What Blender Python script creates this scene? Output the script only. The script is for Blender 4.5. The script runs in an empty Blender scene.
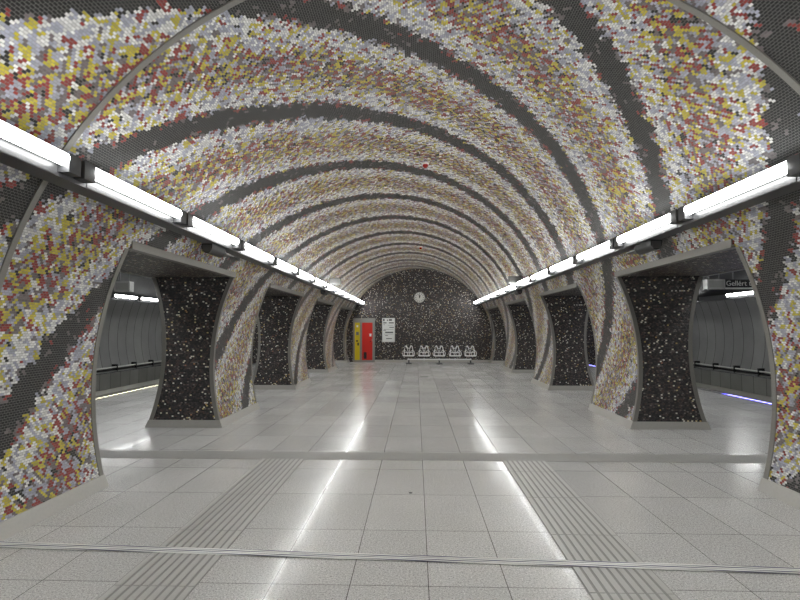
import bpy, bmesh, math, random
from math import pi, sin, cos, sqrt, radians, degrees, atan, atan2, floor as fl
from mathutils import Vector, Matrix

S = bpy.context.scene
# ------------------------------------------------------------------ camera, world, exposure
cd = bpy.data.cameras.new('camera'); cam = bpy.data.objects.new('camera', cd)
S.collection.objects.link(cam); S.camera = cam
cd.sensor_width = 36; cd.lens = 510 * 36 / 800; cd.clip_end = 200; cd.clip_start = .05
cam.location = (-.135, 0, 1.6)
cam.rotation_euler = (pi / 2 + atan(28 / 510), 0, atan(16 / 510))
w = bpy.data.worlds.new('world'); S.world = w; w.use_nodes = True
w.node_tree.nodes['Background'].inputs[0].default_value = (.75, .78, .82, 1)
w.node_tree.nodes['Background'].inputs[1].default_value = .03
S.view_settings.view_transform = 'Standard'; S.view_settings.look = 'None'
S.view_settings.gamma = 1; S.view_settings.use_curve_mapping = False
S.view_settings.exposure = 1.24
TUBE_POWER = 13.5
PLATFORM_POWER = 14
S.cycles.max_bounces = 10; S.cycles.diffuse_bounces = 5; S.cycles.glossy_bounces = 5
S.cycles.sample_clamp_indirect = 6

# ------------------------------------------------------------------ hall geometry
CZ, R = 1.0, 3.42            # hall vault: centre height, radius
PX, PZ, PR = 7.75, 1.25, 3.5  # platform tunnel: centre, radius
ZL = 2.43                    # soffit height of the passages
Y0, Y1 = -6.0, 24.05
TH0 = math.acos((ZL - CZ) / R)
def xin(z): return sqrt(R * R - (z - CZ) ** 2)
def xout(z): return PX - sqrt(PR * PR - (z - PZ) ** 2)
def smid(z): return R * math.acos((z - CZ) / R)

# ------------------------------------------------------------------ node helpers
def new_mat(name):
    m = bpy.data.materials.new(name); m.use_nodes = True
    return m, m.node_tree, m.node_tree.nodes['Principled BSDF']
class N:
    def __init__(s, nt): s.nt = nt
    def m(s, op, a, b=None, c=None):
        n = s.nt.nodes.new('ShaderNodeMath'); n.operation = op
        for i, v in enumerate((a, b, c)):
            if v is None: continue
            if hasattr(v, 'is_output'): s.nt.links.new(v, n.inputs[i])
            else: n.inputs[i].default_value = v
        return n.outputs[0]
    def comb(s, x, y, z=0.0):
        n = s.nt.nodes.new('ShaderNodeCombineXYZ')
        for i, v in enumerate((x, y, z)):
            if hasattr(v, 'is_output'): s.nt.links.new(v, n.inputs[i])
            else: n.inputs[i].default_value = v
        return n.outputs[0]
    def wn(s, vec):
        n = s.nt.nodes.new('ShaderNodeTexWhiteNoise'); n.noise_dimensions = '3D'
        s.nt.links.new(vec, n.inputs['Vector']); return n.outputs['Value'], n.outputs['Color']
    def sep(s, v):
        n = s.nt.nodes.new('ShaderNodeSeparateXYZ'); s.nt.links.new(v, n.inputs[0]); return n.outputs
    def mix(s, f, a, b, mode='MIX'):
        n = s.nt.nodes.new('ShaderNodeMix'); n.data_type = 'RGBA'; n.blend_type = mode
        if hasattr(f, 'is_output'): s.nt.links.new(f, n.inputs[0])
        else: n.inputs[0].default_value = f
        for i, v in ((6, a), (7, b)):
            if hasattr(v, 'is_output'): s.nt.links.new(v, n.inputs[i])
            else: n.inputs[i].default_value = (*v, 1) if len(v) == 3 else v
        return n.outputs[2]
    def ramp(s, f, pts):
        n = s.nt.nodes.new('ShaderNodeValToRGB'); r = n.color_ramp
        while len(r.elements) > 1: r.elements.remove(r.elements[-1])
        r.elements[0].position = pts[0][0]; r.elements[0].color = (*pts[0][1], 1)
        for p, c in pts[1:]:
            e = r.elements.new(p); e.color = (*c, 1)
        s.nt.links.new(f, n.inputs[0]); return n.outputs[0]
    def noise(s, vec, scale, detail=2, rough=.5):
        n = s.nt.nodes.new('ShaderNodeTexNoise'); n.inputs['Scale'].default_value = scale
        n.inputs['Detail'].default_value = detail; n.inputs['Roughness'].default_value = rough
        s.nt.links.new(vec, n.inputs['Vector']); return n.outputs['Fac']
    def uv(s):
        return s.nt.nodes.new('ShaderNodeTexCoord').outputs['UV']
    def obj(s):
        return s.nt.nodes.new('ShaderNodeTexCoord').outputs['Object']
    def bump(s, h, strength, dist):
        n = s.nt.nodes.new('ShaderNodeBump'); n.inputs['Strength'].default_value = strength
        n.inputs['Distance'].default_value = dist; s.nt.links.new(h, n.inputs['Height']); return n.outputs[0]
    def tilt(s, col, amt, base=None):
        """random per-tile tilt of the shading normal"""
        g = s.nt.nodes.new('ShaderNodeNewGeometry')
        a = s.nt.nodes.new('ShaderNodeVectorMath'); a.operation = 'SUBTRACT'
        s.nt.links.new(col, a.inputs[0]); a.inputs[1].default_value = (.5, .5, .5)
        b = s.nt.nodes.new('ShaderNodeVectorMath'); b.operation = 'SCALE'
        s.nt.links.new(a.outputs[0], b.inputs[0]); b.inputs[3].default_value = amt
        c = s.nt.nodes.new('ShaderNodeVectorMath'); c.operation = 'ADD'
        s.nt.links.new(base if base else g.outputs['Normal'], c.inputs[0]); s.nt.links.new(b.outputs[0], c.inputs[1])
        d = s.nt.nodes.new('ShaderNodeVectorMath'); d.operation = 'NORMALIZE'
        s.nt.links.new(c.outputs[0], d.inputs[0]); return d.outputs[0]
def lin(r, g, b):
    f = lambda c: (c / 255 / 12.92) if c / 255 <= .04045 else ((c / 255 + .055) / 1.055) ** 2.4
    return (f(r), f(g), f(b))

def simple(name, col, rough=.5, metal=0.0, spec=.5, var=.06, scale=30, emis=None, es=0):
    m, nt, p = new_mat(name); n = N(nt)
    f = n.noise(n.obj(), scale, 3)
    a = tuple(max(0, c * (1 - var)) for c in col); b = tuple(min(1, c * (1 + var)) for c in col)
    nt.links.new(n.mix(f, a, b), p.inputs['Base Color'])
    p.inputs['Roughness'].default_value = rough; p.inputs['Metallic'].default_value = metal
    p.inputs['Specular IOR Level'].default_value = spec
    if emis:
        p.inputs['Emission Color'].default_value = (*emis, 1); p.inputs['Emission Strength'].default_value = es
    return m

TW, TL = .0205, .034         # little glazed tile: course height, length
def tile_grid(n, U, V, tw, tl, g):
    a = n.m('DIVIDE', U, tw); row = n.m('FLOOR', a); fr = n.m('FRACT', a)
    off = n.m('MULTIPLY', n.m('FLOORED_MODULO', row, 2.0), .5)
    b = n.m('ADD', n.m('DIVIDE', V, tl), off); col = n.m('FLOOR', b); fc = n.m('FRACT', b)
    dr = n.m('MULTIPLY', n.m('MINIMUM', fr, n.m('SUBTRACT', 1.0, fr)), tw)
    dc = n.m('MULTIPLY', n.m('MINIMUM', fc, n.m('SUBTRACT', 1.0, fc)), tl)
    d = n.m('MINIMUM', dr, dc)
    grout = n.m('LESS_THAN', d, g)
    return row, col, d, grout

def mosaic_material():
    m, nt, p = new_mat('coloured_mosaic'); n = N(nt)
    U, V, _ = n.sep(n.uv())
    row, col, d, grout = tile_grid(n, U, V, TW, TL, .0011)
    # colour patches: three courses high and two tiles wide, broken by narrower ones
    def cells(ncol, nrow, seed):
        bc = n.m('FLOOR', n.m('DIVIDE', n.m('ADD', col, n.m('MULTIPLY', n.wn(n.comb(n.m('FLOOR', n.m('DIVIDE', row, float(nrow))), 5.1, seed))[0], 0.0)), float(ncol)))
        br = n.m('FLOOR', n.m('DIVIDE', n.m('ADD', row, n.m('FLOOR', n.m('MULTIPLY', n.wn(n.comb(bc, 7.3, seed))[0], float(nrow)))), float(nrow)))
        val, cc = n.wn(n.comb(br, bc, seed + .5))
        # evenly woven scatter: low-discrepancy value plus a random share
        ev = n.m('ADD', n.m('ADD', n.m('MULTIPLY', br, .7548777), n.m('MULTIPLY', bc, .5698403)), n.m('MULTIPLY', val, .34))
        return br, bc, n.m('FRACT', ev), n.sep(cc)
    br1, bc1, r1, q = cells(2, 3, 3.0)
    br2, bc2, r2, q2 = cells(1, 2, 11.0)
    use2 = n.m('LESS_THAN', q2[0], .5)
    r = n.m('ADD', n.m('MULTIPLY', r1, n.m('SUBTRACT', 1.0, use2)), n.m('MULTIPLY', r2, use2))
    # helical bands, evaluated at each patch's centre
    Uc = n.m('MULTIPLY', n.m('ADD', br1, .17), 3 * TW); Vc = n.m('MULTIPLY', n.m('ADD', bc1, .37), 2 * TL)
    ph = n.m('DIVIDE', n.m('SUBTRACT', n.m('SUBTRACT', Vc, 3.06), n.m('MULTIPLY', Uc, .921)), 2.02)
    fr = n.m('FRACT', n.m('ADD', ph, .5))
    dd = n.m('MULTIPLY', n.m('ABSOLUTE', n.m('SUBTRACT', fr, .5)), 2.0)
    dd = n.m('ADD', dd, n.m('MULTIPLY', n.m('SUBTRACT', q[1], .5), .09))
    # cumulative shares: white, lavender, yellow | red, brown-grey
    A = n.ramp(dd, [(0, (0, 0, 0)), (.19, (0, 0, 0)), (.225, (.16, .44, .54)), (.28, (.46, .78, .91)), (.48, (.44, .75, .89)),
                    (.62, (.22, .50, .74)), (.76, (.06, .26, .49)), (1, (.04, .20, .42))])
    B = n.ramp(dd, [(0, (.0, .02, 0)), (.15, (.01, .05, 0)), (.19, (.25, .50, 0)), (.24, (.78, .92, 0)), (.28, (.96, .99, 0)), (.48, (.965, .99, 0)),
                    (.62, (.87, .97, 0)), (.76, (.70, .94, 0)), (1, (.66, .93, 0))])
    a = n.sep(A); b = n.sep(B)
    c = n.mix(n.m('LESS_THAN', r, b[1]), lin(30, 30, 30), lin(124, 114, 116))
    c = n.mix(n.m('LESS_THAN', r, b[0]), c, lin(158, 58, 52))
    c = n.mix(n.m('LESS_THAN', r, a[2]), c, lin(216, 200, 66))
    c = n.mix(n.m('LESS_THAN', r, a[1]), c, lin(186, 188, 206))
    c = n.mix(n.m('LESS_THAN', r, a[0]), c, lin(246, 246, 244))
    tv, tc = n.wn(n.comb(row, col, 21.0))
    c = n.mix(1.0, c, n.ramp(tv, [(0, (.66, .66, .66)), (1, (1, 1, 1))]), 'MULTIPLY')
    c = n.mix(grout, c, lin(138, 137, 135))
    nt.links.new(c, p.inputs['Base Color'])
    nt.links.new(n.m('ADD', n.m('MULTIPLY', grout, .4), .30), p.inputs['Roughness'])
    h = n.m('MINIMUM', n.m('DIVIDE', d, .003), 1.0)
    nt.links.new(n.tilt(tc, .07, n.bump(h, .5, .001)), p.inputs['Normal'])
    return m

def dark_mosaic_material():
    m, nt, p = new_mat('dark_mosaic'); n = N(nt)
    U, V, _ = n.sep(n.uv())
    row, col, d, grout = tile_grid(n, V, U, .024, .032, .0018)
    tv, tc = n.wn(n.comb(row, col, 5.0)); q = n.sep(tc)
    c = n.ramp(tv, [(0, lin(34, 33, 35)), (.4, lin(56, 53, 56)), (.7, lin(80, 74, 73)), (.84, lin(92, 72, 66)),
                    (.93, lin(132, 126, 122))])
    sp = n.m('GREATER_THAN', q[0], .938)
    c = n.mix(sp, c, n.ramp(q[1], [(0, lin(250, 250, 245)), (.62, lin(245, 240, 215)), (.85, lin(215, 190, 110)), (1, lin(180, 120, 105))]))
    c = n.mix(grout, c, lin(22, 22, 23))
    nt.links.new(c, p.inputs['Base Color']); p.inputs['Roughness'].default_value = .33
    h = n.m('ADD', n.m('MINIMUM', n.m('DIVIDE', d, .006), 1.0), n.m('MULTIPLY', q[2], 1.5))
    nt.links.new(n.tilt(tc, .16, n.bump(h, .8, .004)), p.inputs['Normal'])
    return m

def floor_material():
    m, nt, p = new_mat('terrazzo_floor'); n = N(nt)
    o = n.obj(); x, y, z = n.sep(o)
    a = n.m('DIVIDE', n.m('ADD', x, .06), .49); b = n.m('DIVIDE', n.m('SUBTRACT', y, 3.26), .87)
    fa, fb = n.m('FRACT', a), n.m('FRACT', b)
    da = n.m('MULTIPLY', n.m('MINIMUM', fa, n.m('SUBTRACT', 1.0, fa)), .49)
    db = n.m('MULTIPLY', n.m('MINIMUM', fb, n.m('SUBTRACT', 1.0, fb)), .87)
    line = n.m('LESS_THAN', n.m('MINIMUM', da, db), .0024)
    tv, tc = n.wn(n.comb(n.m('FLOOR', a), n.m('FLOOR', b), 2.0))
    sp = n.noise(o, 75, 4, .9); sp2 = n.noise(o, 190, 1, .6)
    c = n.ramp(sp, [(.36, lin(132, 132, 132)), (.45, lin(204, 203, 202)), (.55, lin(224, 223, 222)), (.64, lin(252, 252, 250))])
    c = n.mix(n.m('GREATER_THAN', sp2, .64), c, lin(140, 139, 136))
    c = n.mix(1.0, c, n.ramp(tv, [(0, (.92, .92, .92)), (1, (1, 1, 1))]), 'MULTIPLY')
    wear = n.noise(o, 1.3, 3)
    c = n.mix(1.0, c, n.ramp(wear, [(.3, (.93, .93, .92)), (.7, (1, 1, 1))]), 'MULTIPLY')
    c = n.mix(line, c, lin(78, 76, 72))
    nt.links.new(c, p.inputs['Base Color'])
    nt.links.new(n.m('ADD', n.m('MULTIPLY', wear, .10), n.m('ADD', n.m('MULTIPLY', tv, .06), .13)), p.inputs['Roughness'])
    p.inputs['Specular IOR Level'].default_value = .17
    p.inputs['Coat Weight'].default_value = .12; p.inputs['Coat IOR'].default_value = 1.3; p.inputs['Coat Roughness'].default_value = .055
    h = n.m('ADD', n.m('MULTIPLY', n.noise(o, 2.2, 2), .6), n.m('MULTIPLY', n.m('SUBTRACT', 1.0, line), .2))
    nt.links.new(n.bump(h, .03, .01), p.inputs['Normal'])
    return m

def panel_material(name, c0, c1, pitch, line, rough=.45):
    m, nt, p = new_mat(name); n = N(nt)
    U, V, _ = n.sep(n.uv())
    a = n.m('DIVIDE', V, pitch); fa = n.m('FRACT', a)
    da = n.m('MULTIPLY', n.m('MINIMUM', fa, n.m('SUBTRACT', 1.0, fa)), pitch)
    tv, _c = n.wn(n.comb(n.m('FLOOR', a), 1.0, 1.0))
    c = n.mix(tv, c0, c1)
    c = n.mix(1.0, c, n.ramp(n.noise(n.obj(), 2.0, 4), [(.3, (.85, .85, .85)), (.7, (1, 1, 1))]), 'MULTIPLY')
    c = n.mix(n.m('LESS_THAN', da, .012), c, line)
    nt.links.new(c, p.inputs['Base Color']); p.inputs['Roughness'].default_value = rough
    return m

MOS = mosaic_material(); DARK = dark_mosaic_material(); FLOOR = floor_material()
STEEL = simple('brushed_steel', lin(150, 148, 143), .38, .55, var=.1, scale=60)
PLINTH = simple('steel_plinth', lin(190, 188, 183), .42, .2, var=.08, scale=40)
HOUSING = simple('grey_painted_steel', lin(84, 84, 86), .5, .2)
BLACKG = simple('dark_grey_plastic', lin(66, 66, 68), .5)
BOXG = simple('box_grey', lin(140, 140, 138), .5)
BLACK = simple('black_plastic', lin(28, 28, 30), .4)
REFL = simple('white_reflector', lin(78, 78, 79), .3, .3)
LGREY = simple('pale_grey_enamel', lin(205, 205, 202), .45)
MGREY = simple('mid_grey_paint', lin(120, 120, 118), .5)
YEL = simple('yellow_enamel', lin(222, 196, 28), .35, var=.03)
RED = simple('red_enamel', lin(206, 38, 26), .35, var=.03)
REDP = simple('red_plastic', lin(190, 30, 28), .4)
WHITE = simple('white_enamel', lin(238, 238, 236), .4, var=.02)
WIRE = simple('polished_wire', lin(240, 240, 240), .35, .2, var=.02)
PAPER = simple('printed_paper', lin(222, 224, 222), .6, var=.02)
INK = simple('dark_ink', lin(60, 60, 62), .6)
CLOCKF = simple('clock_dial', lin(225, 226, 222), .4, var=.02)
BAND = simple('coarse_paving', lin(158, 157, 154), .6, var=.5, scale=90)
RIB = simple('ribbed_paving', lin(184, 183, 180), .38, var=.12, scale=150)
GAP = simple('dark_groove', lin(146, 145, 142), .6)
PANEL = panel_material('tunnel_cladding', lin(128, 128, 128), lin(142, 142, 141), .55, lin(52, 52, 52))
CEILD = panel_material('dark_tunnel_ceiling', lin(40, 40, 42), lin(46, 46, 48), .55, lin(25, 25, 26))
LOWP = panel_material('trackside_panel', lin(126, 126, 122), lin(142, 142, 138), .62, lin(70, 70, 68))
LEDGE = simple('concrete_ledge', lin(165, 163, 155), .7, var=.1, scale=4)
TRACK = simple('track_bed', lin(60, 57, 54), .9, var=.3, scale=20)
WALKM = simple('hidden_end_cladding', lin(120, 120, 118), .6)
def tube_material(name, dx, power, back=.03):
    """fluorescent tube, glow artificially stronger towards dx, weak behind to spare the near wall"""
    m, nt, p = new_mat(name); n = N(nt)
    g = nt.nodes.new('ShaderNodeNewGeometry'); x, y, z = n.sep(g.outputs['Normal'])
    f = n.m('ADD', n.m('MULTIPLY', x, float(dx) * .9), n.m('MULTIPLY', z, -.42))
    r = nt.nodes.new('ShaderNodeMapRange'); r.interpolation_type = 'SMOOTHSTEP'
    nt.links.new(f, r.inputs['Value'])
    for k, v in (('From Min', -.45), ('From Max', .4), ('To Min', power * back), ('To Max', power)): r.inputs[k].default_value = v
    nt.links.new(r.outputs[0], p.inputs['Emission Strength'])
    p.inputs['Emission Color'].default_value = (.985, 1, .985, 1); p.inputs['Base Color'].default_value = (.9, .9, .9, 1)
    return m
TUBE_L = tube_material('lit_tube_facing_right', 1, TUBE_POWER); TUBE_R = tube_material('lit_tube_facing_left', -1, TUBE_POWER)
PTUBE_L = tube_material('lit_platform_tube_facing_right', 1, PLATFORM_POWER); PTUBE_R = tube_material('lit_platform_tube_facing_left', -1, PLATFORM_POWER)
LEDW = simple('warm_light', (1, 1, 1), .4, emis=(1, .90, .62), es=.9)
LEDB = simple('blue_light', (.3, .3, 1), .4, emis=(.05, .04, 1), es=.8)
LEDBW = simple('blue_light_core', (.3, .3, 1), .4, emis=(.35, .35, 1), es=2.2)

def joint_material():
    m, nt, p = new_mat('ribbed_joint_metal'); n = N(nt)
    o = n.obj(); x, y, z = n.sep(o)
    wv = n.m('SINE', n.m('ADD', n.m('MULTIPLY', x, 16.0), n.m('MULTIPLY', y, 240.0)))
    c = n.ramp(n.m('ADD', n.m('MULTIPLY', wv, .5), .5), [(.1, lin(110, 110, 135)), (.4, lin(225, 225, 222)), (.8, lin(255, 255, 252))])  # pale and navy streaks painted in for reflections along the ribbed metal
    nt.links.new(c, p.inputs['Base Color']); p.inputs['Metallic'].default_value = .2
    p.inputs['Roughness'].default_value = .45
    return m
JOINT = joint_material()

# ------------------------------------------------------------------ mesh helpers
class MB:
    def __init__(s): s.v = []; s.f = []; s.mi = []; s.uv = []; s.mats = []; s.sm = []
    def mid(s, m):
        if m not in s.mats: s.mats.append(m)
        return s.mats.index(m)
    def face(s, pts, m, uv=None, smooth=False):
        i = len(s.v); s.v += [tuple(p) for p in pts]
        s.f.append(tuple(range(i, i + len(pts)))); s.mi.append(s.mid(m))
        s.uv += list(uv) if uv else [(0, 0)] * len(pts); s.sm.append(smooth)
    def grid(s, rows, m, uvs=None, smooth=True, closed=False):
        """rows: list of equal-length point lists, vertices shared"""
        base = len(s.v); nc = len(rows[0])
        for r in rows: s.v += [tuple(p) for p in r]
        cc = nc if closed else nc - 1
        for i in range(len(rows) - 1):
            for j in range(cc):
                k = (j + 1) % nc
                s.f.append((base + i * nc + j, base + i * nc + k, base + (i + 1) * nc + k, base + (i + 1) * nc + j))
                s.mi.append(s.mid(m)); s.sm.append(smooth)
                if uvs: s.uv += [uvs[i][j], uvs[i][k], uvs[i + 1][k], uvs[i + 1][j]]
                else: s.uv += [(0, 0)] * 4
    def box(s, x0, x1, y0, y1, z0, z1, m, M=None):
        P = [Vector((x, y, z)) for x in (x0, x1) for y in (y0, y1) for z in (z0, z1)]
        if M: P = [M @ p for p in P]
        base = len(s.v); s.v += [tuple(p) for p in P]
        for q in ((0, 1, 3, 2), (4, 6, 7, 5), (0, 4, 5, 1), (2, 3, 7, 6), (0, 2, 6, 4), (1, 5, 7, 3)):
            s.f.append(tuple(base + k for k in q)); s.mi.append(s.mid(m)); s.sm.append(False)
            for k in q:
                p = P[k]
                if q in ((0, 1, 3, 2), (4, 6, 7, 5)): s.uv.append((p.y, p.z))
                elif q in ((0, 4, 5, 1), (2, 3, 7, 6)): s.uv.append((p.x, p.z))
                else: s.uv.append((p.x, p.y))
    def tube(s, pts, r, m, seg=10, caps=True):
        pts = [Vector(p) for p in pts]; rows = []
        for i, p in enumerate(pts):
            a = pts[max(0, i - 1)]; b = pts[min(len(pts) - 1, i + 1)]; t = (b - a).normalized()
            u = t.cross(Vector((0, 0, 1)) if abs(t.z) < .9 else Vector((1, 0, 0))).normalized(); v = t.cross(u)
            rr = r[i] if isinstance(r, (list, tuple)) else r
            rows.append([p + (u * cos(2 * pi * k / seg) + v * sin(2 * pi * k / seg)) * rr for k in range(seg)])
        s.grid(rows, m, closed=True)
        if caps:
            s.face(rows[0][::-1], m); s.face(rows[-1], m)
    def disc(s, c, r, t, m, axis='y', seg=32):
        c = Vector(c); d = {'y': Vector((0, 1, 0)), 'z': Vector((0, 0, 1)), 'x': Vector((1, 0, 0))}[axis]
        s.tube([c - d * t / 2, c + d * t / 2], r, m, seg)
    def build(s, name, parent=None, **props):
        me = bpy.data.meshes.new(name)
        off = Vector(parent['_o']) if parent is not None and '_o' in parent else Vector((0, 0, 0))
        me.from_pydata([tuple(Vector(v) - off) for v in s.v], [], s.f)
        for m in s.mats: me.materials.append(m)
        me.polygons.foreach_set('material_index', s.mi)
        me.polygons.foreach_set('use_smooth', s.sm)
        l = me.uv_layers.new(name='UVMap')
        l.data.foreach_set('uv', [c for q in s.uv for c in q])
        me.update()
        o = bpy.data.objects.new(name, me); S.collection.objects.link(o)
        if parent is not None: o.parent = parent
        for k, v in props.items(): o[k] = v
        return o
EMPTIES = []
def thing(name, label, cat, loc, group=None):
    o = bpy.data.objects.new(name, None); S.collection.objects.link(o)
    o.location = loc; o['_o'] = tuple(loc); o['label'] = label; o['category'] = cat
    if group: o['group'] = group
    o.empty_display_size = .1; EMPTIES.append(o); return o
def tag(o, label, cat, group=None):
    o['label'] = label; o['category'] = cat
    if group: o['group'] = group
    return o
def copy_thing(t, loc, label, group=None):
    c = t.copy(); S.collection.objects.link(c); c.location = loc; c['label'] = label
    if group: c['group'] = group
    for ch in t.children:
        d = ch.copy(); S.collection.objects.link(d); d.parent = c
        for g in ch.children:
            e = g.copy(); S.collection.objects.link(e); e.parent = d
    EMPTIES.append(c); return c

PIERS = [(3.15, 5.15), (8.2, 10.15), (13.25, 15.15), (18.3, 20.15), (23.3, Y1 - .012)]
OPEN = [(.1, 3.15), (5.15, 8.2), (10.15, 13.25), (15.15, 18.3), (20.15, 23.3)]
def shift(side, y): return y + (.09 if side > 0 and y < 23.9 else 0)

# ------------------------------------------------------------------ structure: floor
b = MB(); b.box(-7.45, 7.45, Y0, Y1, -.25, 0, FLOOR); b.build('floor', kind='structure')
# vault (hall)
b = MB(); nt_ = 72; rows = []; uvs = []
for yy in [Y0 + (Y1 - Y0) * i / 40 for i in range(41)]:
    rows.append([(R * sin(t), yy, CZ + R * cos(t)) for t in [-TH0 + 2 * TH0 * j / nt_ for j in range(nt_ + 1)]])
    uvs.append([(R * (-TH0 + 2 * TH0 * j / nt_), yy) for j in range(nt_ + 1)])
b.grid([r[::-1] for r in rows], MOS, [u[::-1] for u in uvs])
RO = R + .35
rows = [[(RO * sin(t), yy, CZ + RO * cos(t)) for t in [-TH0 + 2 * TH0 * j / nt_ for j in range(nt_ + 1)]] for yy in (Y0, Y1)]
b.grid(rows, WALKM)
b.build('ceiling', kind='structure')
# passage soffits: dark mosaic undersides of the lintels
for side in (-1, 1):
    b = MB()
    for (a0, a1) in OPEN:
        a0, a1 = shift(side, a0) + .002, shift(side, a1) - .002
        b.box(*sorted((side * (xin(ZL) - .0), side * (xout(ZL) + .02))), a0, a1, ZL, ZL + .12, DARK)
    b.build('ceiling', kind='structure')
# end wall
b = MB(); b.box(-11.4, 11.4, Y1, Y1 + .3, -1.2, 5.2, DARK); b.build('wall_back', kind='structure')
b = MB(); b.box(-11.4, 11.4, Y0 - .3, Y0, -1.2, 5.2, WALKM); b.build('wall_front', kind='structure')
# solid side walls behind the camera
for side in (-1, 1):
    b = MB(); zz = [ZL * i / 20 for i in range(21)]; ya, yb = Y0, .1
    b.grid([[(side * xin(z), y, z) for y in (ya, yb)][::side] for z in zz], MOS,
           [[(side * smid(z), y) for y in (ya, yb)][::side] for z in zz])
    b.grid([[(side * xout(z), y, z) for y in (yb, ya)][::side] for z in zz], MOS,
           [[(side * (smid(z)), y) for y in (yb, ya)][::side] for z in zz])
    b.grid([[(side * x, yb, z) for x in (xin(z), xout(z))] for z in zz], DARK,
           [[(side * x, z) for x in (xin(z), xout(z))] for z in zz], smooth=False)
    b.build('wall_right' if side > 0 else 'wall_left', kind='structure')
# platform tunnels: curved cladding, trackside panels, ledge, bed
def tang(z, far): return math.asin(max(-1, min(1, (z - PZ) / PR)))
for side in (-1, 1):
    nm = 'wall_track_' + ('right' if side > 0 else 'left')
    b = MB()
    a_near = pi - math.asin((ZL + .02 - PZ) / PR); a_far = math.asin((.02 - PZ) / PR)
    na = 40; rows = []; uvs = []
    for yy in [Y0 + (Y1 - Y0) * i / 30 for i in range(31)]:
        rows.append([(side * (PX + PR * cos(t)), yy, PZ + PR * sin(t)) for t in [a_near + (a_far - a_near) * j / na for j in range(na + 1)]])
        uvs.append([(j * .2, yy) for j in range(na + 1)])
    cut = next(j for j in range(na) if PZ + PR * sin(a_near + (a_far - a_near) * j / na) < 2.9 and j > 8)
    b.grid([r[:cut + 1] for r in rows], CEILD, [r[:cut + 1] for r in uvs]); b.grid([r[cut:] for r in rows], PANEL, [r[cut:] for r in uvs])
    xf = PX + PR * cos(a_far)
    b.grid([[(side * xf, Y0, .0), (side * xf, Y1, .0)], [(side * xf, Y0, -.56), (side * xf, Y1, -.56)]], LOWP,
           [[(0, Y0), (0, Y1)], [(1, Y0), (1, Y1)]], smooth=False)
    b.build(nm, kind='structure')
    b = MB(); b.box(*sorted((side * (xf - .75), side * xf)), Y0, Y1, -1.2, -.56, LEDGE)
    b.build('trim_1', kind='structure')
    b = MB(); b.box(*sorted((side * 7.2, side * xf)), Y0, Y1, -1.3, -1.2, TRACK); b.build('floor', kind='structure')

# lintel trims + coarse band + tactile strips + floor joint (floor details)
def arc_strip(b, side, th0, th1, yf, width, m, out=.006, n=20, rad=R, skew=0):
    """a flat band lying on the inside of the vault, from angle th0 to th1 (radians from crown)"""
    rows = []
    for j in range(n + 1):
        t = th0 + (th1 - th0) * j / n; xs, zs = sin(t), cos(t)
        y = yf + skew * R * xs
        rows.append([(side * (rad + .004) * xs, y, CZ + (rad + .004) * zs), (side * (rad - out) * xs, y, CZ + (rad - out) * zs),
                     (side * (rad - out) * xs, y + width, CZ + (rad - out) * zs), (side * (rad + .004) * xs, y + width, CZ + (rad + .004) * zs)])
    b.grid(rows, m, closed=True, smooth=False); b.face(rows[0], m); b.face(rows[-1][::-1], m)
for side in (-1, 1):
    for (a0, a1) in OPEN:
        a0, a1 = shift(side, a0), shift(side, a1)
        b = MB()
        x = side * xin(ZL)
        b.box(*sorted((x - side * .035, x + side * .05)), a0, a1, ZL - .012, ZL - .0005, STEEL)
        b.box(*sorted((x - side * .042, x - side * .03)), a0, a1, ZL - .012, ZL + .07, STEEL)
        xo = side * xout(ZL)
        b.box(*sorted((xo - side * .05, xo + side * .03)), a0, a1, ZL - .012, ZL - .0005, STEEL)
        b.build('trim_2', kind='structure')
THB = math.acos((.125 - CZ) / R)
b = MB(); arc_strip(b, 1, -THB, THB, 3.62, .055, STEEL, .012, 120, skew=-.03); b.build('trim_3', kind='structure')
b = MB(); arc_strip(b, 1, -TH0, TH0, Y1 - .05, .05, STEEL, .02, 60); b.build('trim_3', kind='structure')
b = MB()
for x0, x1 in ((-3.1, -2.04), (3.28, 3.3), (-2.04, 3.28)):
    b.box(x0, x1, Y1 - .03, Y1 - .001, .0, .11, PLINTH)
b.build('baseboard_back', kind='structure')
b = MB(); b.box(-7.0, 7.0, 6.27, 6.64, .0006, .003, BAND); b.build('trim_4', kind='structure')
for x0, x1 in ((-2.02, -1.5), (.90, 1.42)):
    b = MB(); b.box(x0, x1, -5.5, 6.27, .0006, .002, GAP)
    nr = 9; pw = (x1 - x0) / nr
    for k in range(nr):
        c = x0 + (k + .5) * pw
        for (q0, q1) in [(-5.5 + .87 * i + .006, -5.5 + .87 * (i + 1)) for i in range(14)]:
            q1 = min(q1, 6.27)
            if q1 - q0 < .1: continue
            b.box(c - pw * .34, c + pw * .34, q0, q1, .002, .0055, RIB)
    b.build('trim_5', kind='structure')
b = MB(); ang = atan2(3.52 - 3.76, 2.38 + 3.21)
M = Matrix.Translation((0, 3.625, 0)) @ Matrix.Rotation(ang, 4, 'Z')
b.box(-7.2, 7.2, -.045, .045, .0055, .008, JOINT, M)
for k in range(5): b.box(-7.2, 7.2, -.04 + k * .018, -.032 + k * .018, .008, .0105, JOINT, M)
b.build('trim_6', kind='structure')

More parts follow.
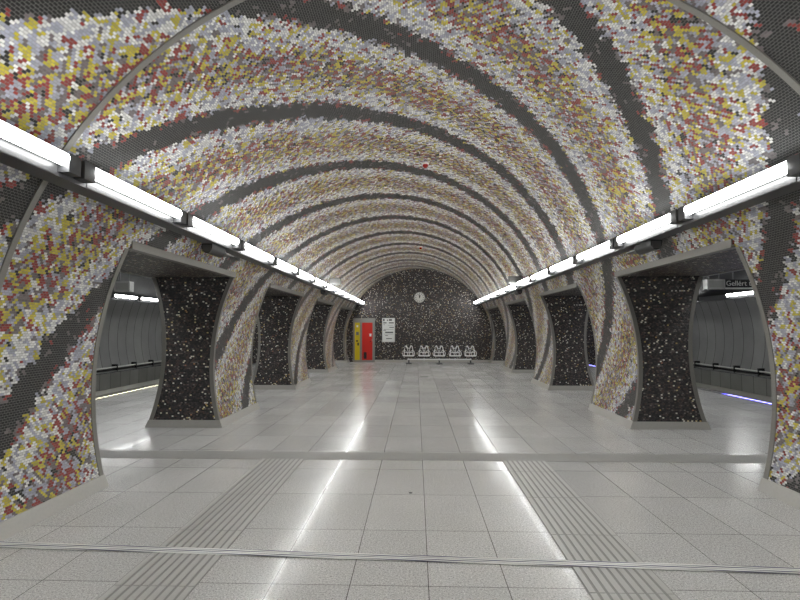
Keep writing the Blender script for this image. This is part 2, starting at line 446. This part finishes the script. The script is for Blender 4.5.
# ------------------------------------------------------------------ pillars
PLAB = {(-1, 0): 'nearest left mosaic pillar, cropped by left edge of view', (1, 0): 'nearest right mosaic pillar, cropped by right edge of view',
        (-1, 1): 'second left mosaic pillar with wide speckled black face and colourful side', (1, 1): 'second right mosaic pillar with wide speckled black face and colourful side',
        (-1, 2): 'third left mosaic pillar from the front, midway down the hall', (1, 2): 'third right mosaic pillar from the front, midway down the hall',
        (-1, 3): 'fourth left mosaic pillar, small, before the red and yellow cabinet', (1, 3): 'fourth right mosaic pillar, small, last full one before bench',
        (-1, 4): 'slim far left pillar with steel edge joined to back wall beside cabinet', (1, 4): 'slim far right pillar with steel edge joined to back wall beyond bench'}
def edge_trim(side, hall, yc, dirn, z0=.11):
    """L-shaped steel edge; dirn = +1 if the pier body lies on +y of the corner"""
    b = MB(); zs = [z0 + (ZL - .013 - z0) * i / 24 for i in range(25)]; rows = []
    f = xin if hall else xout; o = -1 if hall else 1    # outward direction from the body in |x|
    for z in zs:
        x = f(z); wv = .055
        pr = [(x + o * .008, yc - dirn * .008), (x + o * .008, yc + dirn * wv), (x, yc + dirn * wv),
              (x, yc), (x - o * wv, yc), (x - o * wv, yc - dirn * .008)]
        rows.append([(side * px, py, z) for px, py in pr])
    b.grid(rows, STEEL, closed=True, smooth=False); b.face(rows[0], STEEL); b.face(rows[-1][::-1], STEEL)
    return b
for side in (-1, 1):
    for k, (a0, a1) in enumerate(PIERS):
        y0, y1 = shift(side, a0), shift(side, a1)
        t = thing('pillar', PLAB[(side, k)], 'pillar', (side * 3.8, (y0 + y1) / 2, 0), 'mosaic pillars along the %s side' % ('right' if side > 0 else 'left'))
        b = MB(); zz = [ZL * i / 30 for i in range(31)]; ys = (y0, y1)
        b.grid([[(side * xin(z), y, z) for y in ys][::side] for z in zz], MOS, [[(side * smid(z), y) for y in ys][::side] for z in zz])
        b.build('mosaic_face', t)
        b = MB()
        b.grid([[(side * xout(z), y, z) for y in ys][::-side] for z in zz], MOS, [[(side * smid(z), y) for y in ys][::-side] for z in zz])
        b.build('mosaic_face', t)
        for yc in ys:
            if k == 4 and yc == y1: continue
            b = MB(); nx = 6; d = 1 if yc == y0 else -1
            b.grid([[(side * (xin(z) + (xout(z) - xin(z)) * j / nx), yc, z) for j in range(nx + 1)][::side * d] for z in zz], DARK,
                   [[(side * (xin(z) + (xout(z) - xin(z)) * j / nx), z) for j in range(nx + 1)][::side * d] for z in zz], smooth=False)
            b.build('speckled_face', t)
            for hall in (True, False):
                edge_trim(side, hall, yc, 1 if yc == y0 else -1).build('edge_trim', t)
        b = MB(); e = .016; h = .12
        lo = [(side * (xin(0) - e - .01), y0 - e), (side * (xout(0) + e + .01), y0 - e), (side * (xout(0) + e + .01), min(y1 + e, Y1 - .002)), (side * (xin(0) - e - .01), min(y1 + e, Y1 - .002))]
        hi = [(side * (xin(h) - e), y0 - e), (side * (xout(h) + e), y0 - e), (side * (xout(h) + e), min(y1 + e, Y1 - .002)), (side * (xin(h) - e), min(y1 + e, Y1 - .002))]
        A = [(x, y, .001) for x, y in lo]; B = [(x, y, h) for x, y in hi]
        b.grid([A, B], PLINTH, closed=True, smooth=False); b.face(A[::-1], PLINTH); b.face(B, PLINTH)
        b.build('plinth', t)

# ------------------------------------------------------------------ lights
HX, HZ = 2.66, 2.67        # inner face of the rail, underside
P0, PITCH, TLN = 3.76, 1.712, 1.41
def rail(side, x0, x1, z0, z1, label, grp, inv=1):
    t = thing('lighting_rail', label, 'lighting rail', (side * (x0 + x1) / 2, 9, z0), grp)
    b = MB(); b.box(*sorted((side * x0, side * x1)), Y0 + .02, Y1 - .02, z0, z1, HOUSING); b.build('channel', t)
    for k in range(-3, 12):
        y = P0 + PITCH * k - .12
        if y > Y1 - .3: continue
        b = MB()
        # bracket back to the vault
        xa = x1 if inv > 0 else x0
        if inv > 0:
            xw = sqrt(R * R - (z1 - .03 - CZ) ** 2)
            b.box(*sorted((side * x1, side * (xw + .02))), y - .02, y + .02, z1 - .06, z1 - .02, HOUSING)
        b.build('bracket', t)
    return t
rail(-1, HX, HX + .17, HZ, HZ + .16, 'long dark grey lighting rail on the left side of the hall', 'lighting rails along the vault')
rail(1, HX, HX + .17, HZ, HZ + .16, 'long dark grey lighting rail on the right side of the hall', 'lighting rails along the vault')
ORD = ['nearest', 'second', 'third', 'fourth', 'fifth', 'sixth', 'seventh', 'eighth', 'ninth', 'tenth', 'eleventh', 'twelfth', 'thirteenth']
def lamp_proto(side, mat, label, grp, loc):
    """side: wall on that side; tube stands .045 in front of the rail face (rail face at local x=0)"""
    t = thing('fluorescent_light', label, 'lamp', loc, grp)
    X, Y, Z = loc
    b = MB(); xx = X - side * .056
    pts = [(xx, Y + .0, Z + .115), (xx, Y + .015, Z + .115), (xx, Y + TLN - .015, Z + .115), (xx, Y + TLN, Z + .115)]
    b.tube(pts, [.03, .046, .046, .03], mat, 14); b.build('tube', t)
    b = MB(); b.box(*sorted((X - side * .001, X - side * .006)), Y + .02, Y + TLN - .02, Z + .004, Z + .155, REFL); b.build('reflector', t)
    for ya, yb in ((-.13, -.004), (TLN + .004, TLN + .13)):
        b = MB(); b.box(*sorted((X - side * .001, X - side * .085)), Y + ya, Y + yb, Z + .03, Z + .165, BLACKG)
        b.box(*sorted((X - side * .001, X - side * .05)), Y + ya + .02, Y + yb - .02, Z + .165, Z + .172, HOUSING)
        b.build('lamp_holder', t)
    return t
for side, sn in ((-1, 'left'), (1, 'right')):
    pr = None
    for k in range(-5, 12):
        loc = (side * HX, P0 + PITCH * k, HZ)
        n_ = k + 1
        if n_ < 0: lab = 'glowing white fluorescent tube on the %s rail behind the camera' % sn; g = 'tubes on the %s rail behind the camera' % sn
        else:
            lab = 'glowing white fluorescent tube, %s in the row on the %s rail' % (ORD[n_], sn); g = 'fluorescent tubes on the %s rail' % sn
            if k == 11: lab = 'glowing white fluorescent tube on the %s rail, last one before back wall' % sn
        if pr is None: pr = lamp_proto(side, TUBE_L if side < 0 else TUBE_R, lab, g, loc); t = pr
        else: t = copy_thing(pr, loc, lab, g)
        if k == 11: t.scale = (1, .93, 1)
# platform lamps: far rail above the track and near rail above the platform
for side, sn in ((-1, 'left'), (1, 'right')):
    xr = 10.72
    t = thing('lighting_rail', 'grey rail carrying tubes high above the %s track' % sn, 'lighting rail', (side * (xr + .08), 9, 2.62), 'rails above the tracks')
    b = MB(); b.box(*sorted((side * xr, side * (xr + .3))), 6, Y1 - .02, 2.60, 2.78, HOUSING); b.build('channel', t)
    pr = None
    for k in range(2, 12):
        if side > 0 and k % 2 == 1: continue
        loc = (side * xr, P0 + PITCH * k + (-.85 if side > 0 else 0), 2.62)
        lab = 'glowing tube high over the %s track seen through the pillars' % sn
        if pr is None: pr = lamp_proto(side, PTUBE_L if side < 0 else PTUBE_R, lab, 'tubes over the %s track' % sn, loc)
        else: copy_thing(pr, loc, lab)
    xr = 4.62
    t = thing('lighting_rail', 'grey rail carrying tubes over the %s platform behind the pillars' % sn, 'lighting rail', (side * (xr - .08), 9, 2.56), 'rails over the platforms')
    b = MB(); b.box(*sorted((side * xr, side * (xr - .12))), Y0 + .1, Y1 - .02, 2.56, 2.72, HOUSING); b.build('channel', t)
    pr = None
    for k in range(-2, 12):
        loc = (side * xr, P0 + PITCH * k, 2.56)
        lab = 'tube over the %s platform hidden behind the pillars' % sn
        if pr is None: pr = lamp_proto(-side, PTUBE_R if side < 0 else PTUBE_L, lab, 'tubes over the %s platform' % sn, loc)
        else: copy_thing(pr, loc, lab)

# ------------------------------------------------------------------ trackside cable rails, edge lights
for side, sn in ((-1, 'left'), (1, 'right')):
    xf = PX + PR * cos(math.asin((.1 - PZ) / PR))
    t = thing('cable_rail', 'dark cable rail with brackets along the %s trackside wall' % sn, 'cable rail', (side * xf, 12, .05))
    b = MB()
    b.box(*sorted((side * (xf - .16), side * (xf - .10))), 4, Y1 - .02, .04, .085, MGREY)
    b.build('tray', t)
    b = MB(); b.tube([(side * (xf - .13), 4, .20), (side * (xf - .13), Y1 - .02, .20)], .028, LGREY, 8); b.build('pipe', t)
    b = MB(); b.tube([(side * (xf - .10), 4, .12), (side * (xf - .10), Y1 - .02, .12)], .03, BLACK, 8); b.build('cable', t)
    for k in range(16):
        y = 4.4 + 1.25 * k
        b = MB(); b.box(*sorted((side * (xf - .17), side * (xf + .02))), y - .03, y + .03, .03, .30, BLACK); b.build('bracket', t)
    xe = 7.33
    col = 'white' if side < 0 else 'blue'
    t = thing('edge_light_strip', 'dotted %s light strip set into the %s platform edge' % (col, sn), 'light strip', (side * xe, 12, .001))
    b = MB(); b.box(*sorted((side * (xe - .06), side * (xe + .06))), Y0 + .1, Y1 - .05, .0006, .006, BLACK); b.build('channel', t)
    spans = ((8.6, 17.0),) if side < 0 else ((8.6, 12.75), (20.9, 23.4))
    for s0, s1 in spans:
        if side > 0:
            b = MB(); b.box(*sorted((side * (xe - .055), side * (xe + .055))), s0, s1, .006, .009, LEDB); b.build('glowing_base', t)
        for k in range(int((s1 - s0) / .2)):
            y = s0 + .05 + .2 * k
            b = MB(); b.box(*sorted((side * (xe - .045), side * (xe + .045))), y, y + .08, .006, .012, LEDW if side < 0 else LEDBW)
            b.build('light_cell', t)

# ------------------------------------------------------------------ platform hanging boxes and name sign
def text_mesh(name, body, size, loc, rot, mat, parent, align='CENTER'):
    cu = bpy.data.curves.new(name, 'FONT'); cu.body = body; cu.size = size; cu.align_x = align; cu.align_y = 'CENTER'; cu.extrude = .002
    o = bpy.data.objects.new(name, cu); S.collection.objects.link(o)
    o.rotation_euler = rot
    bpy.context.view_layer.update()
    me = bpy.data.meshes.new_from_object(o.evaluated_get(bpy.context.evaluated_depsgraph_get()))
    bpy.data.objects.remove(o)
    q = bpy.data.objects.new(name, me); S.collection.objects.link(q)
    me.materials.clear(); me.materials.append(mat)
    q.parent = parent; off = Vector(parent['_o']) if parent else Vector((0, 0, 0))
    q.location = Vector(loc) - off; q.rotation_euler = rot
    return q
def hang_box(x, y, z, wx, hz, label, txt=False):
    t = thing('hanging_sign' if txt else 'display_box', label, 'sign' if txt else 'display', (x, y, z))
    b = MB(); b.box(x - wx / 2, x + wx / 2, y - .08, y + .08, z - hz / 2, z + hz / 2, BLACK if txt else BOXG); b.build('casing', t)
    b = MB(); zt = PZ + sqrt(PR * PR - (abs(x) - PX) ** 2)
    for dx in (-wx * .3, wx * .3):
        xx = x + dx; zt = PZ + sqrt(max(0, PR * PR - (abs(xx) - PX) ** 2))
        b.tube([(xx, y, z + hz / 2 - .001), (xx, y, zt + .01)], .012, HOUSING, 8)
    b.build('hanger', t)
    if txt:
        b = MB(); b.box(x - wx / 2, x + wx / 2, y - .09, y - .08, z - hz / 2, z - hz / 2 + .03, LGREY); b.build('lower_edge', t)
        text_mesh('lettering', 'Gellért tér', .15, (x - wx / 2 + .04, y - .088, z + .015), (pi / 2, 0, 0), LGREY, t, 'LEFT')
    else:
        b = MB(); b.box(x - wx / 2 + .03, x + wx / 2 - .03, y - .085, y - .08, z - hz / 2 + .03, z + hz / 2 - .03, MGREY); b.build('screen', t)
    return t
hang_box(-6.5, 10.9, 2.5, .34, .22, 'light grey box hanging over the left platform')
hang_box(6.02, 10.7, 2.5, .36, .2, 'light grey box hanging over right platform beside the dark name sign')
hang_box(6.95, 11.0, 2.52, 1.2, .2, 'dark hanging name sign with pale lettering over the right platform', True)

# ------------------------------------------------------------------ speakers under the rail, boxes over the rail
def speaker(side, y, label):
    t = thing('loudspeaker', label, 'loudspeaker', (side * 2.79, y, 2.56), 'black loudspeakers under the lighting rails')
    b = MB(); X = side * 2.78; n = 10; rows = []
    for i in range(n + 1):
        a = pi * i / n; rows.append([(X - .07 * cos(a), yy, 2.668 - .12 * sin(a) ** .6) for yy in (y - .22, y + .22)])
    b.grid(rows, BLACK); b.face([r[0] for r in rows], BLACK); b.face([r[1] for r in rows][::-1], BLACK)
    b.build('body', t)
    b = MB(); b.box(X - .08, X + .08, y + .24, y + .52, 2.60, 2.615, MGREY); b.box(X - .015, X + .015, y + .35, y + .38, 2.61, 2.668, MGREY); b.build('bracket_plate', t)
    b = MB(); b.box(X - .055, X + .055, y - .228, y - .22, 2.565, 2.655, HOUSING); b.build('grille', t)
speaker(-1, 6.55, 'black speaker under the left rail near the second pillar')
speaker(1, 6.45, 'black speaker under the right rail near the second pillar')
speaker(-1, 14.6, 'small black speaker far down the left rail')
speaker(1, 14.6, 'small black speaker far down the right rail')
for side, y, sn in ((-1, 14.5, 'left'), (1, 14.2, 'right')):
    t = thing('equipment_box', 'pale grey box above the far tubes of the %s rail' % sn, 'box', (side * 2.52, y, 2.83), 'pale boxes above the rails')
    b = MB(); x = side * (2.44 if side < 0 else 2.60)
    b.box(x - .165, x + .165, y - .06, y + .06, 2.845, 3.03, BOXG); b.build('casing', t)
    b = MB(); b.box(x - .14, x + .14, y - .066, y - .06, 2.865, 3.01, BOXG); b.build('front_plate', t)
    b = MB(); b.box(*sorted((side * 2.66, side * 2.70)), y - .02, y + .02, 2.83, 2.90, HOUSING)
    b.box(*sorted((side * 2.5, side * 2.70)), y - .02, y + .02, 2.832, 2.846, HOUSING); b.build('bracket', t)

# ------------------------------------------------------------------ red detectors on the crown
for i, (u, y) in enumerate(((.03, 8.6), (.03, 17.6))):
    t = thing('fire_detector', ('small red detector on the crown of the vault, nearer one', 'small red detector on the crown of the vault near the far end')[i],
              'detector', (u, y, CZ + R), 'red detectors on the vault')
    zc = CZ + R
    b = MB(); b.tube([(u, y, zc + .005), (u, y, zc - .03)], .055, WHITE, 20); b.build('base', t)
    b = MB(); b.tube([(u, y, zc - .03), (u, y, zc - .06), (u, y, zc - .085)], [.045, .045, .02], REDP, 20); b.build('lens', t)

# ------------------------------------------------------------------ end wall objects
K = Y1 / 510.
def ex(u): return (u - 416) * K - .135
def ez(v): return 1.6 + (328 - v) * K
# cabinet
yf = Y1 - .10
x0, x1 = ex(353), ex(375); zt = ez(318.2)
t = thing('equipment_cabinet', 'steel framed wall cabinet with narrow yellow door and wide red door', 'cabinet', ((x0 + x1) / 2, Y1 - .05, 0))
b = MB()
dy0, dy1 = ex(355), ex(360.1); dr0, dr1 = ex(362.2), ex(372.7); zd0, zd1 = .10, ez(322.6)
b.box(x0, x1, yf, Y1 - .002, zd1, zt, STEEL); b.box(x0, x1, yf, Y1 - .002, .001, zd0, STEEL)
b.box(x0, dy0, yf, Y1 - .002, zd0, zd1, STEEL); b.box(dy1, dr0, yf, Y1 - .002, zd0, zd1, STEEL); b.box(dr1, x1, yf, Y1 - .002, zd0, zd1, STEEL)
b.build('frame', t)
b = MB(); b.box(dy0, dy1, yf + .015, Y1 - .002, zd0, zd1, YEL); yd = b.build('door', t); yd['label'] = 'narrow yellow door'
b = MB(); b.box(dr0, dr1, yf + .015, Y1 - .002, zd0, zd1, RED); rd = b.build('door', t); rd['label'] = 'wide red door'
yd['_o'] = t['_o']; rd['_o'] = t['_o']
f = yf + .015
def plate(nm, u0, u1, v0, v1, m, par, d=.008):
    b = MB(); b.box(ex(u0), ex(u1), f - d, f, ez(v1), ez(v0), m); return b.build(nm, par)
plate('label_plate', 369.6, 371.6, 333.6, 336.4, WHITE, rd)
plate('keyhole', 370.1, 371, 341, 342, BLACK, rd)
plate('hatch', 364, 366.9, 352, 358.6, BLACK, rd)
plate('handle', 372.0, 372.5, 338.5, 341, STEEL, rd, .03)
plate('label_plate', 356.6, 358.4, 325.2, 327.2, WHITE, yd)
plate('symbol', 356.2, 359.0, 331.8, 335.0, MGREY, yd)
plate('symbol', 356.2, 358.2, 340.2, 341.6, BLACK, yd)
plate('symbol', 357.6, 359.0, 342.6, 345.4, BLACK, yd)
# notice board
bx0, bx1, bz1, bz0 = ex(382), ex(395.2), ez(317.8), ez(342.2)
t = thing('notice_board', 'tall white notice board with lines of dark print on speckled wall', 'notice board', ((bx0 + bx1) / 2, Y1, bz0))
b = MB(); b.box(bx0, bx1, Y1 - .05, Y1 - .002, bz0, bz1, STEEL); b.build('frame', t)
b = MB(); b.box(bx0 + .02, bx1 - .02, Y1 - .055, Y1 - .05, bz0 + .02, bz1 - .02, PAPER); b.build('sheet', t)
def pr_(u0, u1, v0, v1, m=INK):
    b = MB(); b.box(ex(u0), ex(u1), Y1 - .058, Y1 - .055, ez(v1), ez(v0), m); b.build('print_line', t)
for q in ((383.2, 384.6, 318.8, 321.2), (387, 388.2, 319.6, 320.8), (389, 392, 319.2, 320.8), (383.2, 386.6, 322.4, 323.4), (389, 393.8, 322.4, 323.4),
          (383.4, 385, 324.6, 325.0), (389.4, 394, 327, 327.7), (383.4, 386, 330, 330.5), (385.2, 393.2, 331.8, 332.9), (385.2, 388, 335.2, 335.7), (386.2, 392, 338.2, 338.9)):
    pr_(*q)
for q in ((384, 393.5, 329.2, 329.5), (384, 393.5, 333.9, 334.2), (388, 393, 325.2, 325.5)): pr_(*q, m=MGREY)
# clock
cx, cz = ex(419.6), ez(297.6)
t = thing('wall_clock', 'round white station clock high on the speckled back wall', 'clock', (cx, Y1, cz))
b = MB(); b.tube([(cx, Y1 - .002, cz), (cx, Y1 - .09, cz)], .235, HOUSING, 40); b.build('casing', t)
b = MB(); rows = []
for k in range(40):
    a = 2 * pi * k / 40; rows.append([(cx + rr * sin(a), Y1 - yy, cz + rr * cos(a)) for rr, yy in ((.215, .088), (.22, .11), (.245, .11), (.25, .088))])
b.grid(rows + [rows[0]], LGREY, closed=True); b.build('rim', t)
b = MB(); b.disc((cx, Y1 - .094, cz), .212, .006, CLOCKF, 'y', 40); b.build('dial', t)
for k in range(12):
    a = k * pi / 6; Mx = Matrix.Translation((cx, Y1 - .099, cz)) @ Matrix.Rotation(a, 4, 'Y')
    b = MB(); b.box(-.011, .011, -.002, .002, .15, .2, INK, Mx); b.build('hour_mark', t)
for a, l, wd in ((radians(14), .11, .02), (radians(-12), .15, .014)):
    Mx = Matrix.Translation((cx, Y1 - .104, cz)) @ Matrix.Rotation(a, 4, 'Y')
    b = MB(); b.box(-wd, wd, -.002, .002, -.03, l, BLACK, Mx); b.build('hand', t)

# ------------------------------------------------------------------ bench: five wire seats on one beam
BY = 22.95; KB = BY / 510
def bxx(u): return (u - 416) * KB - .135
us = (408.5, 424, 439, 454.8, 470)
t = thing('bench', 'row of five white wire seats on one low beam before back wall', 'bench', (bxx(439), BY, 0))
b = MB(); b.tube([(bxx(408), BY, .20), (bxx(470.5), BY, .20)], .028, WIRE, 12); b.build('beam', t)
for u in (408.8, 439, 470):
    x = bxx(u); b = MB()
    b.box(x - .03, x + .03, BY - .03, BY + .03, .03, .18, HOUSING)
    b.box(x - .13, x + .13, BY - .26, BY + .22, .001, .04, HOUSING); b.build('leg', t)
for u in us:
    X = bxx(u); b = MB()
    zs, zb = .36, .80; yfr, ybk = BY - .24, BY + .22
    # seat perimeter, back perimeter, cross wires
    def wire(p, r=.013): b.tube([(X + q[0], q[1], q[2]) for q in p], r, WIRE, 7)
    seatp = [(-.20, ybk - .06, zs), (-.25, BY, zs + .01), (-.21, yfr, zs), (.21, yfr, zs), (.25, BY, zs + .01), (.20, ybk - .06, zs), (-.20, ybk - .06, zs)]
    wire(seatp, .02)
    wire([(-.20, ybk - .06, zs), (-.19, ybk - .01, .62), (-.155, ybk + .05, zb - .02), (-.10, ybk + .06, zb), (-.05, ybk + .05, zb - .12), (.05, ybk + .05, zb - .12), (.10, ybk + .06, zb), (.155, ybk + .05, zb - .02), (.19, ybk - .01, .62), (.20, ybk - .06, zs)], .02)
    for s in (-1, 1):
        wire([(s * .25, BY, zs + .01), (s * .275, BY + .02, .47), (s * .24, BY + .08, .56), (s * .18, ybk - .01, .60)], .014)
        wire([(s * .12, ybk + .05, zb - .02), (s * .04, ybk + .02, .62), (s * .02, ybk - .02, .46)], .013)
        wire([(s * .19, ybk - .01, .62), (s * .05, ybk - .02, .48), (s * .03, yfr, zs)], .011)
    wire([(-.19, ybk - .03, .50), (0, ybk - .01, .48), (.19, ybk - .03, .50)], .014)
    for k in range(5):
        xx = -.16 + .08 * k; wire([(xx, ybk - .06, zs + .005), (xx, yfr, zs - .002)], .006)
    for yy in (BY - .1, BY + .05): wire([(-.23, yy, zs), (.23, yy, zs)], .006)
    sname = b.build('seat', t)
    b = MB(); b.tube([(X, BY, .20), (X, BY, zs)], .026, HOUSING, 10); b.tube([(X, BY - .03, .2), (X, BY + .03, .2)], .045, WIRE, 12)
    b.build('seat_support', t)

# ------------------------------------------------------------------ floor fittings
b = MB(); b.box(.0, .26, 16.75, 16.95, .0008, .006, INK)
tag(b.build('floor_hatch'), 'small dark hatch plate in the floor before the bench', 'floor hatch')
b = MB(); b.tube([(-.19, 5.05, .0008), (-.19, 5.05, .004)], .018, BLACK, 16)
tag(b.build('floor_stud'), 'tiny black stud in the floor between the ribbed strips', 'stud')

for e in list(S.objects):
    if '_o' in e: del e['_o']
